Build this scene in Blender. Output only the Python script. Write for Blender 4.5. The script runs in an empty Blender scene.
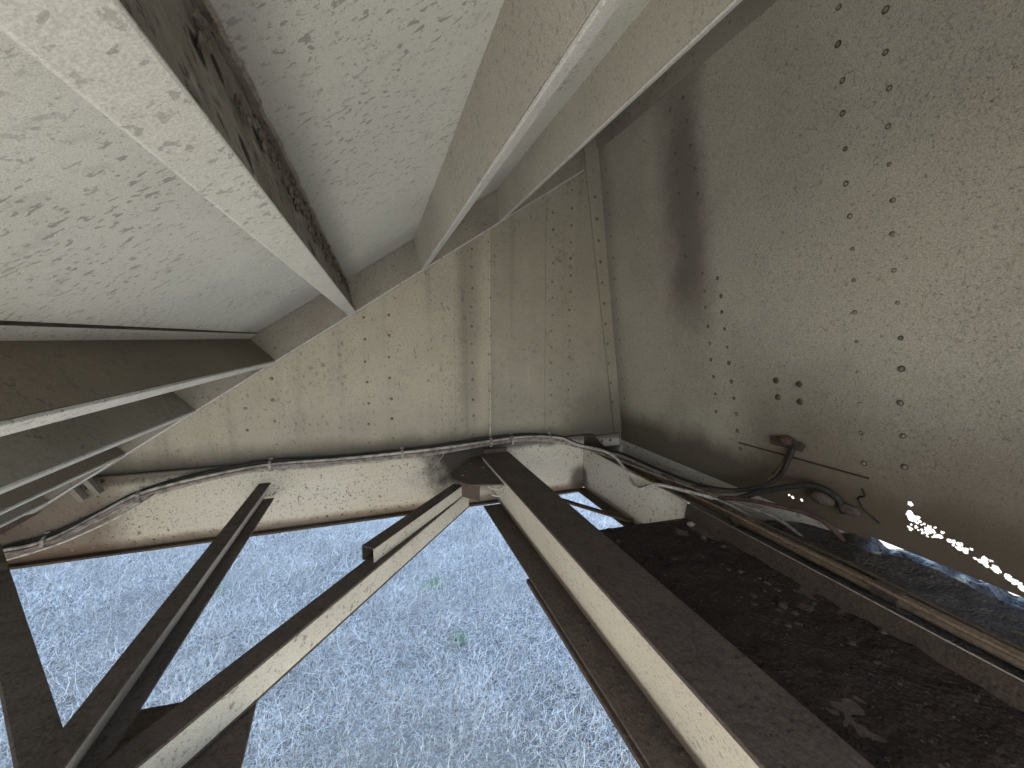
import bpy, bmesh, math, random
import numpy as np
from mathutils import Vector, Matrix, noise
random.seed(7); rng = np.random.default_rng(7)
S = bpy.context.scene
COL = S.collection
R = math.radians

# ------------------------------------------------------------------ camera
cam_d = bpy.data.cameras.new('camera'); cam = bpy.data.objects.new('camera', cam_d); COL.objects.link(cam)
cam.location = (0, 0, 0); cam.rotation_euler = (R(90 - 6.56), 0, R(-18.66))
cam_d.sensor_width = 36; cam_d.lens = 36 * 400 / 1024; cam_d.clip_start = 0.01; cam_d.clip_end = 1000
S.camera = cam
# ------------------------------------------------------------------ light
SUN_EL, SUN_AZ = 42.0, 212.0           # azimuth clockwise from +Y: behind the camera, to its left
w = bpy.data.worlds.new('World'); S.world = w; w.use_nodes = True
nt = w.node_tree; bg = nt.nodes['Background']; sky = nt.nodes.new('ShaderNodeTexSky')
sky.sky_type = 'NISHITA'; sky.sun_disc = False; sky.sun_elevation = R(SUN_EL); sky.sun_rotation = R(SUN_AZ)
sky.air_density = 1.0; sky.dust_density = 1.0
nt.links.new(sky.outputs[0], bg.inputs[0]); bg.inputs[1].default_value = 0.15
sl = bpy.data.lights.new('sun', 'SUN'); sl.energy = 4.6; sl.angle = R(0.55); sl.color = (1.0, 0.93, 0.82)
sun = bpy.data.objects.new('sun', sl); COL.objects.link(sun)
sd = Vector((math.sin(R(SUN_AZ)) * math.cos(R(SUN_EL)), math.cos(R(SUN_AZ)) * math.cos(R(SUN_EL)), math.sin(R(SUN_EL))))
sun.rotation_euler = (-sd).to_track_quat('-Z', 'Y').to_euler(); sun.location = sd * 20
S.view_settings.view_transform = 'Standard'; S.view_settings.look = 'None'
S.view_settings.exposure = 2.38; S.view_settings.gamma = 1.0
try:
    S.cycles.max_bounces = 8; S.cycles.diffuse_bounces = 6; S.cycles.use_denoising = True
except Exception: pass

# ------------------------------------------------------------------ materials
class NT:
    def __init__(s, name):
        s.m = bpy.data.materials.new(name); s.m.use_nodes = True; s.t = s.m.node_tree
        s.b = s.t.nodes['Principled BSDF']; s.pos = s.n('ShaderNodeNewGeometry').outputs['Position']
    def n(s, t): return s.t.nodes.new(t)
    def l(s, a, b): s.t.links.new(a, b)
    def put(s, sock, v):
        if hasattr(v, 'is_output'): s.l(v, sock)
        else: sock.default_value = v
    def mapv(s, scale, rot=(0, 0, 0), loc=(0, 0, 0), src=None):
        # rotate first, then stretch, so streaks can follow a slanted sheet
        v = src or s.pos
        if any(rot):
            a = s.n('ShaderNodeMapping'); a.inputs['Rotation'].default_value = rot; s.l(v, a.inputs[0]); v = a.outputs[0]
        m = s.n('ShaderNodeMapping'); m.inputs['Scale'].default_value = scale; m.inputs['Location'].default_value = loc
        s.l(v, m.inputs[0]); return m.outputs[0]
    def noise(s, scale, vec=None, detail=2, rough=.5):
        x = s.n('ShaderNodeTexNoise'); x.inputs['Scale'].default_value = scale; x.inputs['Detail'].default_value = detail
        x.inputs['Roughness'].default_value = rough; s.l(vec or s.pos, x.inputs['Vector']); return x.outputs[0]
    def vor(s, scale, vec=None, feat='F1', rand=1.0):
        x = s.n('ShaderNodeTexVoronoi'); x.inputs['Scale'].default_value = scale; x.feature = feat
        x.inputs['Randomness'].default_value = rand
        s.l(vec or s.pos, x.inputs['Vector']); return x.outputs['Distance']
    def rng(s, v, a, b, c=0., d=1.):
        x = s.n('ShaderNodeMapRange'); s.put(x.inputs[0], v)
        for i, q in enumerate((a, b, c, d)): x.inputs[i + 1].default_value = q
        x.interpolation_type = 'SMOOTHSTEP'
        return x.outputs[0]
    def math(s, op, a, b=0.):
        x = s.n('ShaderNodeMath'); x.operation = op; s.put(x.inputs[0], a); s.put(x.inputs[1], b); return x.outputs[0]
    def mix(s, f, a, b, mode='MIX'):
        x = s.n('ShaderNodeMix'); x.data_type = 'RGBA'; x.blend_type = mode
        s.put(x.inputs[0], f)
        for k, v in ((6, a), (7, b)):
            if isinstance(v, tuple): v = (v[0], v[1], v[2], 1)
            s.put(x.inputs[k], v)
        return x.outputs[2]
    def sep(s):
        x = s.n('ShaderNodeSeparateXYZ'); s.l(s.pos, x.inputs[0]); return x.outputs
    def bump(s, h, dist, strength=.6):
        x = s.n('ShaderNodeBump'); x.inputs['Strength'].default_value = strength; x.inputs['Distance'].default_value = dist
        s.l(h, x.inputs['Height']); s.l(x.outputs[0], s.b.inputs['Normal'])
    def fin(s, col, rough, metal=0., spec=.5):
        s.put(s.b.inputs['Base Color'], (col + (1,)) if isinstance(col, tuple) else col)
        s.put(s.b.inputs['Roughness'], rough); s.b.inputs['Metallic'].default_value = metal
        s.b.inputs['Specular IOR Level'].default_value = spec
        return s.m

SLOPE = math.atan2(.55, .835)
def paint(name, c1, c2, spot=.5, speck=.5, rust=.3, streak=None, stretch=(1, 1, 1), rot=(0, 0, 0), bands=None, stains=None,
          grit=.35, spotscale=45, rustlow=None, gs=520, ga=(.70, 1.18)):
    """weathered paint: two tones, grain, dark chips, rust specks, soot with a shape of its own"""
    m = NT(name)
    low = m.noise(2.2, detail=4, rough=.6)
    col = m.mix(m.rng(low, .35, .65), c1, c2)
    if bands:     # vertical wash marks / lighter run-off strips down the sheet
        bn = m.noise(1., m.mapv(bands), detail=3, rough=.6)
        col = m.mix(m.rng(bn, .5, .7, 0, .34), col, (c1[0] * 1.25, c1[1] * 1.22, c1[2] * 1.12))
        col = m.mix(m.rng(bn, .47, .3, 0, .38), col, (c2[0] * .55, c2[1] * .53, c2[2] * .5))
    g1 = m.noise(gs, detail=3, rough=.75)
    col = m.mix(1., col, m.mix(m.rng(g1, .3, .7), (ga[0],) * 3, (ga[1],) * 3), 'MULTIPLY')
    g2 = m.noise(110, detail=3, rough=.7)
    col = m.mix(m.rng(g2, .57, .68, 0, speck), col, (.13, .115, .10))
    sv = m.mapv(stretch, rot)
    patch = m.noise(4.5, detail=2)
    sp = m.noise(spotscale, sv, detail=2, rough=.45)
    spm = m.math('MULTIPLY', m.rng(sp, .625, .655), m.rng(patch, .36, .6, .15, 1))
    col = m.mix(m.math('MULTIPLY', spm, spot), col, (.12, .115, .11))
    if rust:
        rn = m.noise(60, detail=4, rough=.65); rp = m.noise(6, m.mapv((1, 1, 1), loc=(3, 1, 4)), detail=2)
        rm = m.math('MULTIPLY', m.rng(rn, .58, .66), m.rng(rp, .45, .65, .15, 1))
        if rustlow: rm = m.math('MULTIPLY', rm, m.rng(m.sep()[2], rustlow[0], rustlow[1], 1.0, .15))
        col = m.mix(m.math('MULTIPLY', rm, rust), col, (.12, .055, .03))
    if stains:
        for fn, c, amt in stains: col = m.mix(m.math('MULTIPLY', fn(m), amt), col, c)
    h = m.math('ADD', m.math('MULTIPLY', g1, .5), m.math('MULTIPLY', g2, .6)); h = m.math('SUBTRACT', h, m.math('MULTIPLY', spm, .8))
    m.bump(h, .0015, grit)
    return m.fin(col, .78, 0, .25)

def band(axis, a, b, c, d, nz=.10, sc=6, sy=1):
    """a stain between a..d on one axis (solid b..c) with a ragged noisy edge"""
    def f(m):
        v = m.math('ADD', m.sep()[axis], m.math('MULTIPLY', m.math('SUBTRACT', m.noise(sc, m.mapv((1, 1, sy)), detail=5, rough=.65), .5), nz * 2))
        return m.math('MULTIPLY', m.rng(v, a, b), m.rng(v, c, d, 1, 0))
    return f
def mul(f, g):
    return lambda m: m.math('MULTIPLY', f(m), g(m))
def blotch(x, y, z, r, nz=.5):
    def f(m):
        v = m.n('ShaderNodeVectorMath'); v.operation = 'DISTANCE'; m.l(m.pos, v.inputs[0]); v.inputs[1].default_value = (x, y, z)
        d = m.math('ADD', v.outputs['Value'], m.math('MULTIPLY', m.math('SUBTRACT', m.noise(9, detail=4, rough=.6), .5), r * nz * 2))
        return m.rng(d, r, r * .35, 0, 1)
    return f

SOOT = (.035, .03, .027)
M = {}
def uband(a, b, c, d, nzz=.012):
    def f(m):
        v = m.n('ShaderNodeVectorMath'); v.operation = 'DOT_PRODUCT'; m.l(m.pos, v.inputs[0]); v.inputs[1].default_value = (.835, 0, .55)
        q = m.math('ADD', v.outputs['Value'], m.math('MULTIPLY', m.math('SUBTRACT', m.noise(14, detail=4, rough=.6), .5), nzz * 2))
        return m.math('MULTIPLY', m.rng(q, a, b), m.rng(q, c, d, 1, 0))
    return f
M['ceiling'] = paint('paint_ceiling', (.73, .74, .685), (.65, .66, .615), spot=.50, speck=.42, rust=.10, stretch=(.55, 1, 1), rot=(0, SLOPE, 0), spotscale=115, grit=.18,
                     gs=620, ga=(.80, 1.12), stains=[
    (lambda m: m.math('MULTIPLY', m.rng(m.noise(26, m.mapv((.6, 1, 1), (0, SLOPE, 0), (2, 5, 1)), detail=3, rough=.6), .60, .68), .14), (.20, .20, .195), 1.0),
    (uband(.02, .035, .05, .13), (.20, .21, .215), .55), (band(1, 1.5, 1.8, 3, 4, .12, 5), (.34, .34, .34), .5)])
M['rib'] = paint('paint_rib', (.60, .57, .49), (.50, .47, .41), spot=.45, speck=.42, rust=.15, spotscale=90)
M['flange'] = paint('paint_rib_flange', (.68, .675, .64), (.60, .60, .57), spot=.5, speck=.4, rust=.1, spotscale=80)
M['flangeshade'] = paint('paint_flange_shade', (.64, .645, .60), (.56, .565, .53), spot=.4, speck=.35, rust=.12, spotscale=120, gs=620, ga=(.8, 1.12), grit=.2)  # shade put into the paint: darker flange copy offsets the rib's brighter lighting
M['ribdark'] = paint('paint_rib_dark', (.25, .215, .17), (.20, .17, .14), spot=.5, speck=.4, rust=.3, spotscale=60)  # darker, browner version of the rib paint
M['ribgrey'] = paint('paint_rib_grey', (.34, .32, .28), (.25, .23, .20), spot=.5, speck=.5, rust=.2, spotscale=60)
M['wall'] = paint('paint_far_wall', (.485, .455, .38), (.40, .375, .315), spot=.55, speck=.45, rust=.25, stretch=(1, 1, .5), rot=(0, R(14), 0),
                  bands=(11, 1, .35), spotscale=80, gs=420, stains=[
                      (band(2, -.70, -.56, -.535, -.44, .04, 5), SOOT, .8), (band(2, -1, -.9, -.46, -.2, .08, 4), (.20, .18, .15), .3),
                      (mul(blotch(1.25, 2, -.5, .42), band(2, -1, -.8, -.5, -.1)), (.05, .043, .038), .6),
                      (mul(band(0, .36, .42, .44, .56, .02), band(2, -.5, -.2, 2, 3)), (.12, .11, .095), .42), (band(0, .545, .56, 3, 4, .004), (.20, .19, .16), .35)])
M['rwall'] = paint('paint_right_wall', (.455, .435, .375), (.385, .365, .318), spot=.12, speck=.62, rust=.3, stretch=(1, .8, .6), spotscale=140, gs=260, ga=(.72, 1.2),
                   grit=.7, rustlow=(-.5, .3), stains=[
                       (mul(band(1, 1.22, 1.36, 1.40, 1.60, .10, 5), band(2, -.15, .25, .8, 1.3, .1)), (.115, .09, .09), .72),
                       (band(1, 1.85, 1.98, 3, 4, .06), (.16, .145, .13), .4),
                       (mul(band(2, -.95, -.8, -.50, -.36, .08, 4), band(1, -3, -2, 3, 4)), (.06, .045, .034), .8),
                       (mul(band(2, -2, -1, -.42, .02, .12, 4), band(1, -3, -2, 1.0, 1.3, .1)), (.115, .088, .062), .72)])
M['sill'] = paint('paint_sill', (.56, .53, .46), (.50, .46, .38), spot=.75, speck=.62, rust=.95, spotscale=62, stains=[
    (mul(band(2, -.60, -.57, -.50, -.4, .03, 9), band(0, -3, -2, 3, 4)), SOOT, .75),
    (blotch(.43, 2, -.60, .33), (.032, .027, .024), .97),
    (band(0, -3, -2.5, -1.12, -.92, .12, 5), (.09, .055, .04), .72),
    (blotch(1.09, 2, -.80, .10), (.06, .04, .028), .8),
    (band(2, -1, -.9, -.845, -.81, .012, 12), (.11, .065, .04), .7)])
M['web'] = paint('paint_beam_web', (.60, .555, .45), (.54, .49, .40), spot=.55, speck=.5, rust=.55, spotscale=110, stains=[
    (band(2, -1, -.9, -.83, -.80, .01, 20), (.07, .045, .03), .8)])
M['brace'] = paint('paint_brace_web', (.60, .57, .48), (.5, .47, .40), spot=.6, speck=.55, rust=.6, spotscale=90)
M['bracegrey'] = paint('paint_brace_grey', (.46, .44, .40), (.38, .36, .325), spot=.5, speck=.5, rust=.35, spotscale=80)

def grime(name, c1, c2, bumpd=.004, rough=.85, peb=120):
    m = NT(name)
    a = m.noise(14, detail=5, rough=.65); b = m.noise(180, detail=3, rough=.7); v = m.vor(peb)
    col = m.mix(m.rng(a, .35, .65), c1, c2)
    col = m.mix(m.rng(b, .35, .7, 0, .7), col, (c1[0] * 1.7, c1[1] * 1.6, c1[2] * 1.5))
    col = m.mix(m.rng(m.noise(90, detail=2), .62, .7, 0, .6), col, (.012, .01, .009))
    m.bump(m.math('ADD', m.math('MULTIPLY', b, .8), m.math('SUBTRACT', a, v)), bumpd, .8)
    return m.fin(col, rough, 0, .3)
M['grime'] = grime('grime', (.085, .068, .058), (.056, .046, .040), .002, peb=60)
M['grimegrey'] = grime('grime_grey', (.105, .09, .08), (.07, .06, .053), .002, peb=60)
M['grimebrown'] = grime('grime_brown', (.062, .046, .034), (.04, .031, .025), .002)
M['dirt'] = grime('dirt', (.026, .0185, .014), (.013, .0105, .009), .005)
M['damp'] = grime('damp_dirt', (.060, .055, .052), (.03, .027, .025), .005, rough=.32)
def pitted():
    m = NT('rust_pitted'); a = m.noise(9, detail=5, rough=.65); b = m.noise(55, detail=5, rough=.7); v = m.vor(17)
    col = m.mix(m.rng(a, .35, .65), (.26, .25, .225), (.17, .155, .135))
    col = m.mix(m.rng(b, .54, .62, 0, .85), col, (.06, .05, .042)); col = m.mix(m.rng(v, .26, .18, 0, .95), col, (.018, .014, .012))
    col = m.mix(m.rng(m.noise(34, m.mapv((1, 1, 1), loc=(5, 2, 1)), detail=4), .62, .68, 0, .6), col, (.38, .37, .34))
    m.bump(m.math('ADD', m.math('MULTIPLY', b, .7), m.rng(v, .1, .3)), .008, .9); return m.fin(col, .8, 0, .25)
M['rustpit'] = pitted()
M['stone'] = grime('stone', (.060, .048, .040), (.036, .030, .026), .001)
M['stonelight'] = grime('stone_light', (.24, .19, .15), (.17, .14, .12), .001)
M['pipe'] = grime('pipe', (.16, .12, .085), (.085, .06, .045), .001)

def plain(name, c, rough=.6, var=.25):
    m = NT(name); a = m.noise(35, detail=4, rough=.6)
    col = m.mix(m.rng(a, .4, .65, 0, 1), c, tuple(x * (1 - var * 2) for x in c)); m.bump(a, .001, .3)
    return m.fin(col, rough)
M['cablewhite'] = plain('cable_white', (.48, .455, .42), .7)
M['cablepink'] = plain('cable_red_brown', (.24, .195, .175), .8)
M['cablegrey'] = plain('cable_grey', (.30, .28, .27), .5)
M['cableblack'] = plain('cable_black', (.022, .02, .02), .75)
M['cablered'] = plain('hose_red', (.075, .035, .030), .75)
M['rod'] = plain('rod_rust', (.06, .045, .035), .7)
M['clip'] = plain('clip_metal', (.33, .31, .28), .5)
M['rivet'] = plain('rivet_paint', (.24, .21, .17), .6)
M['rivetlight'] = plain('rivet_worn', (.36, .33, .27), .5)
M['rivetdark'] = plain('rivet_dark', (.24, .215, .18), .6)
M['rivetrimdark'] = plain('rivet_dark_ring', (.085, .072, .058), .8)
M['rivetrim'] = plain('rivet_dirt_shade_ring', (.15, .125, .10), .8)  # ring colour holds dirt smudge plus the shadow around each head

# ------------------------------------------------------------------ mesh helpers
class MB:
    def __init__(s): s.v = []; s.f = []; s.mi = []
    def add(s, vs, fs, mi=0):
        o = len(s.v); s.v += [tuple(v) for v in vs]; s.f += [tuple(i + o for i in f) for f in fs]; s.mi += [mi] * len(fs); return s
    def box(s, x0, x1, y0, y1, z0, z1, mi=0):
        return s.prism([(x0, z0), (x1, z0), (x1, z1), (x0, z1)], y0, y1, mi)
    def prism(s, poly, a, b, mi=0):
        """polygon in XZ (counter-clockwise) swept along Y"""
        n = len(poly)
        vs = [(p[0], a, p[1]) for p in poly] + [(p[0], b, p[1]) for p in poly]
        fs = [tuple(range(n)), tuple(range(2 * n - 1, n - 1, -1))] + [(i, i + n, (i + 1) % n + n, (i + 1) % n) for i in range(n)]
        return s.add(vs, fs, mi)
    def slab(s, poly, z0, z1, mi=0):
        n = len(poly)
        vs = [(p[0], p[1], z0) for p in poly] + [(p[0], p[1], z1) for p in poly]
        fs = [tuple(range(n - 1, -1, -1)), tuple(range(n, 2 * n))] + [(i, (i + 1) % n, (i + 1) % n + n, i + n) for i in range(n)]
        return s.add(vs, fs, mi)
    def sweep(s, poly, A, B, mi=0):
        """profile (side, up) swept between two points, up = Z"""
        A = Vector(A); B = Vector(B); d = (B - A).normalized(); side = d.cross(Vector((0, 0, 1))).normalized(); up = side.cross(d)
        n = len(poly)
        vs = [A + side * p[0] + up * p[1] for p in poly] + [B + side * p[0] + up * p[1] for p in poly]
        fs = [tuple(range(n)), tuple(range(2 * n - 1, n - 1, -1))] + [(i, i + n, (i + 1) % n + n, (i + 1) % n) for i in range(n)]
        return s.add(vs, fs, mi)
    def tube(s, pts, r, seg=8, mi=0, smoothn=6):
        P = [Vector(p) for p in pts]
        if smoothn and len(P) > 2:
            Q = []
            for i in range(len(P) - 1):
                p0 = P[max(i - 1, 0)]; p1 = P[i]; p2 = P[i + 1]; p3 = P[min(i + 2, len(P) - 1)]
                for k in range(smoothn):
                    t = k / smoothn
                    Q.append(.5 * ((2 * p1) + (-p0 + p2) * t + (2 * p0 - 5 * p1 + 4 * p2 - p3) * t * t + (-p0 + 3 * p1 - 3 * p2 + p3) * t ** 3))
            Q.append(P[-1]); P = Q
        o = len(s.v); n = len(P); prev = None
        for i, p in enumerate(P):
            d = (P[min(i + 1, n - 1)] - P[max(i - 1, 0)]).normalized()
            if prev is None: prev = d.orthogonal().normalized()
            a = (prev - d * prev.dot(d)).normalized(); prev = a; b = d.cross(a)
            for k in range(seg):
                t = 2 * math.pi * k / seg
                s.v.append(tuple(p + (a * math.cos(t) + b * math.sin(t)) * r))
        for i in range(n - 1):
            for k in range(seg):
                k2 = (k + 1) % seg
                s.f.append((o + i * seg + k, o + i * seg + k2, o + (i + 1) * seg + k2, o + (i + 1) * seg + k)); s.mi.append(mi)
        s.f.append(tuple(o + k for k in range(seg - 1, -1, -1))); s.f.append(tuple(o + (n - 1) * seg + k for k in range(seg))); s.mi += [mi, mi]
        return s
    def build(s, name, mats, parent=None, base=None, bevel=0, smooth=False):
        if base is None:
            if parent is not None: base = Vector(parent.location)
            else:
                xs = np.array(s.v); base = Vector((xs[:, 0].mean(), xs[:, 1].mean(), xs[:, 2].min()))
        base = Vector(base)
        me = bpy.data.meshes.new(name); me.from_pydata([tuple(Vector(v) - base) for v in s.v], [], s.f)
        if not isinstance(mats, (list, tuple)): mats = [mats]
        for m in mats: me.materials.append(m)
        me.polygons.foreach_set('material_index', s.mi)
        bm = bmesh.new(); bm.from_mesh(me); bmesh.ops.recalc_face_normals(bm, faces=bm.faces); bm.to_mesh(me); bm.free()
        if smooth:
            me.polygons.foreach_set('use_smooth', [True] * len(me.polygons))
        me.update()
        o = bpy.data.objects.new(name, me); COL.objects.link(o)
        if parent is not None: o.parent = parent; o.location = base - Vector(parent.location)
        else: o.location = base
        if bevel:
            b = o.modifiers.new('edge', 'BEVEL'); b.width = bevel; b.segments = 2; b.limit_method = 'ANGLE'; b.angle_limit = R(40)
        return o
def tag(o, label=None, cat=None, group=None, kind=None):
    if label: o['label'] = label
    if cat: o['category'] = cat
    if group: o['group'] = group
    if kind: o['kind'] = kind
    return o
def thing(name, loc, label, cat, group=None):
    o = bpy.data.objects.new(name, None); COL.objects.link(o); o.location = loc; o.empty_display_size = .05
    return tag(o, label, cat, group)
def place(name, mesh, loc, rot=None, parent=None, scale=1):
    o = bpy.data.objects.new(name, mesh); COL.objects.link(o); o.parent = parent
    p = Vector(parent.location) if parent is not None else Vector((0, 0, 0))
    o.location = Vector(loc) - p
    if rot is not None: o.rotation_euler = rot
    o.scale = (scale,) * 3 if not isinstance(scale, tuple) else scale
    return o
def grid(us, vs, fn):
    """mesh sheet over a grid of parameters"""
    nu, nv = len(us), len(vs)
    v = [fn(a, b) for a in us for b in vs]
    f = [(i * nv + j, (i + 1) * nv + j, (i + 1) * nv + j + 1, i * nv + j + 1) for i in range(nu - 1) for j in range(nv - 1)]
    return v, f
def nz(x, y, z, s): return noise.noise(Vector((x * s, y * s, z * s)))

# slope frame: u runs up the slope, n is the height towards the sheet
def sl_(u, n): 
    L = math.hypot(.55, .835); c, s_ = .835 / L, .55 / L
    # measured coordinates used (.835,.55) and (-.55,.835) directly
    return (u * c - n * s_, u * s_ + n * c)
CE, FL = .275, .147      # sheet level and lower edge of the ribs
DY = 2.0                 # far wall
Y0 = -1.0                # near side of the car
def rwx(z): return 1.283 - .13 * z

# ------------------------------------------------------------------ ground
GZ = -2.0
def ground_mat():
    m = NT('ground_gravel')
    a = m.noise(1.3, detail=5, rough=.6); v = m.vor(38); v2 = m.vor(90); b = m.noise(60, detail=4, rough=.7)
    col = m.mix(m.rng(a, .35, .65), (.40, .375, .33), (.27, .255, .23))
    col = m.mix(m.rng(b, .45, .7, 0, .8), col, (.66, .63, .57))
    col = m.mix(m.rng(v, .1, .5, .55, 0), col, (.50, .48, .45))
    m.bump(m.math('SUBTRACT', m.math('MULTIPLY', b, .6), m.math('ADD', v, v2)), .02, .9)
    return m.fin(col, .9, 0, .2)
g = MB(); us = np.concatenate([[-120, -40, -14], np.linspace(-6, 4, 90), [14, 40, 120]]); vs = np.concatenate([[-120, -40, -10, -3, 0], np.linspace(1, 8, 70), [15, 40, 120]])
v_, f_ = grid(us, vs, lambda x, y: (x, y, GZ + (.035 * nz(x, y, 0, .9) + .012 * nz(x, y, 3, 5) if -6 < x < 4 and 1 < y < 8 else 0)))
g.add(v_, f_); tag(g.build('ground', ground_mat(), base=(0, 0, GZ), smooth=True), kind='structure')

def blades(name, N, xr, yr, col, lmin, lmax, wid, lay=.75, seed=1, dens=None, centers=None, spread=.05):
    r = np.random.default_rng(seed)
    if centers is None:
        x = r.uniform(*xr, N); y = r.uniform(*yr, N)
        # clumps
        k = 420; cx = r.uniform(*xr, k); cy = r.uniform(*yr, k)
        pick = r.random(N) < .45; ci = r.integers(0, k, N)
        x = np.where(pick, cx[ci] + r.normal(0, .10, N), x); y = np.where(pick, cy[ci] + r.normal(0, .10, N), y)
    else:
        ci = r.integers(0, len(centers), N); c = np.array(centers)
        x = c[ci, 0] + r.normal(0, spread, N); y = c[ci, 1] + r.normal(0, spread, N)
    L = r.uniform(lmin, lmax, N) * r.uniform(.5, 1, N); az = r.uniform(0, 2 * np.pi, N)
    seg = 4; V = np.zeros((N, (seg + 1) * 2, 3)); el = np.arccos(r.uniform(0.15, 1, N)) * (1 - lay) + r.uniform(.05, .9, N) * lay
    bend = r.normal(0, .5, N); turn = r.normal(0, .75, N)
    px, py, pz = x.copy(), y.copy(), np.full(N, GZ + .0)
    W = wid * r.uniform(.6, 1.3, N)
    for k in range(seg + 1):
        a = az + turn * k; sx, sy = -np.sin(a), np.cos(a); wk = W * (1 - .75 * k / seg) / 2
        V[:, 2 * k] = np.stack([px - sx * wk, py - sy * wk, pz], 1); V[:, 2 * k + 1] = np.stack([px + sx * wk, py + sy * wk, pz + wk * .5], 1)
        e = el * .8 - bend * k * .5; st = L / seg
        px = px + np.cos(a) * np.cos(e) * st; py = py + np.sin(a) * np.cos(e) * st; pz = np.maximum(pz + np.sin(e) * st, GZ + .004 + .012 * r.random(N))
    nv = (seg + 1) * 2; V = V.reshape(-1, 3) - np.array([0, 0, GZ])
    base = (np.arange(N) * nv)[:, None, None]
    q = np.array([[2 * k, 2 * k + 1, 2 * k + 3, 2 * k + 2] for k in range(seg)])[None]
    F = (base + q).reshape(-1)
    me = bpy.data.meshes.new(name); me.vertices.add(len(V)); me.vertices.foreach_set('co', V.astype(np.float32).ravel())
    me.loops.add(len(F)); me.loops.foreach_set('vertex_index', F.astype(np.int32))
    nf = len(F) // 4; me.polygons.add(nf); me.polygons.foreach_set('loop_start', np.arange(nf, dtype=np.int32) * 4)
    me.materials.append(col); me.update(calc_edges=True); me.validate()
    o = bpy.data.objects.new(name, me); COL.objects.link(o); o.location = (0, 0, GZ)
    return o
def grass_mat(name, c1, c2):
    m = NT(name); a = m.noise(40, detail=2); b = m.noise(3.0, detail=3)
    col = m.mix(m.rng(a, .35, .65), c1, c2); col = m.mix(m.rng(b, .4, .6, 0, .5), col, c2)
    return m.fin(col, .6, 0, .3)
M['straw'] = grass_mat('dry_grass', (.90, .89, .85), (.52, .50, .455))
M['stalk'] = grass_mat('dry_stalk', (.94, .93, .88), (.80, .78, .70))
M['green'] = grass_mat('green_weed', (.20, .33, .16), (.34, .44, .28))
tag(blades('grass', 230000, (-5.2, 2.6), (1.2, 5.6), M['straw'], .04, .14, .0032, lay=1.0), 'pale dry tangled grass covering the gravel ground outside', 'grass', kind='stuff')
tag(blades('dry_stalks', 3800, (-5.2, 2.6), (1.2, 5.6), M['stalk'], .14, .30, .0036, lay=.9, seed=5), 'long pale curved dry stalks tangled over the short grass', 'grass', kind='stuff')
wl = ['small green weed tuft in the pale grass right of the grey diagonal brace',
      'small green weed tuft in the grass close left of the big beam',
      'green weed tuft in the grass between the two diagonal braces',
      'smallest green weed tuft, low in the middle of the open grass']
for i, (x, y, N, sp) in enumerate([(.382, 3.09, 170, .07), (1.25, 2.95, 110, .05), (-1.268, 3.515, 90, .06), (.457, 2.436, 80, .04)]):
    o = blades('weed_tuft', N, None, None, M['green'], .04, .10, .006, lay=.3, seed=20 + i, centers=[(0, 0)], spread=sp * .6)
    o.location = (x, y, GZ); tag(o, wl[i], 'weed', 'green weed tufts in the grass')

# ------------------------------------------------------------------ far wall (side sheet of the car)
fw_ = thing('steel_wall', (0, DY, -.55), 'tall beige steel wall facing the camera with upright rivet rows, below the sloping ceiling', 'wall')
wm = MB(); us = np.linspace(-3.4, 1.50, 140); vs = np.linspace(-.56, 1.9, 70)
def wallf(x, z): return (x, DY + .0045 * nz(x, 0, z * .6, 2.2) + .0012 * nz(x, 4, z, 9), z)
v_, f_ = grid(us, vs, wallf); wm.add(v_, f_)
wm.box(-3.4, 1.5, DY + .012, DY + .018, -.56, 1.9)      # outer skin
wm.build('wall_sheet', M['wall'], fw_, smooth=True)
# seams and the corner angle leg
sm = MB(); sm.box(.548, .5555, DY - .012, DY + .004, -.552, .70); sm.build('seam_strip', M['rib'], fw_, bevel=.002)  # paint lighter than the wall stands in for the seam's highlights
sm = MB(); sm.box(.372, .430, DY - .0065, DY + .004, -.552, .62); sm.build('seam_strip', M['wall'], fw_, bevel=.002)
sm = MB(); sm.box(.862, 1.04, DY - .0060, DY + .004, -.552, .86); sm.build('lap_panel', M['wall'], fw_, bevel=.002)
ca = MB(); ca.prism([(rwx(-.6) - .055, -.552), (rwx(-.6) + .02, -.552), (rwx(1) + .02, 1.0), (rwx(1) - .085, 1.0)], DY - .0135, DY - .006); ca.build('corner_angle', M['wall'], fw_, bevel=.002)
# rivet mesh: domed head with a dark rim, dirt smudge and shadow as colour
def rivet_mesh(name, r, h, mats):
    m = MB(); seg = 10; rows = [(1.45, 0, 1), (1.35, .06, 1), (1.0, .07, 1), (.98, .30, 0), (.75, .75, 0), (.4, .96, 0)]
    vs = []
    for rr, hh, _ in rows:
        for k in range(seg):
            t = 2 * math.pi * k / seg; vs.append((rr * r * math.cos(t), rr * r * math.sin(t), hh * h))
    fs = []; mi = []
    for i in range(len(rows) - 1):
        for k in range(seg):
            k2 = (k + 1) % seg; fs.append((i * seg + k, i * seg + k2, (i + 1) * seg + k2, (i + 1) * seg + k)); mi.append(1 if i < 3 else 0)
    n = len(rows) - 1; fs.append(tuple(n * seg + k for k in range(seg))); mi.append(0)
    me = bpy.data.meshes.new(name); me.from_pydata(vs, [], fs)
    for q in mats: me.materials.append(q)
    me.polygons.foreach_set('material_index', mi); me.polygons.foreach_set('use_smooth', [True] * len(fs)); me.update()
    return me
RV = rivet_mesh('rivet', .0072, .0055, [M['rivet'], M['rivetrim']])
RVB = rivet_mesh('rivet_big', .0053, .0055, [M['rivetdark'], M['rivetrimdark']])
RVS = rivet_mesh('rivet_worn', .0075, .006, [M['rivetlight'], M['rivetrim']])
BOLT = rivet_mesh('bolt_head', .010, .010, [M['rod'], M['rivetrim']])
faceY = (R(90), 0, 0)       # local +Z looks towards -Y
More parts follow.
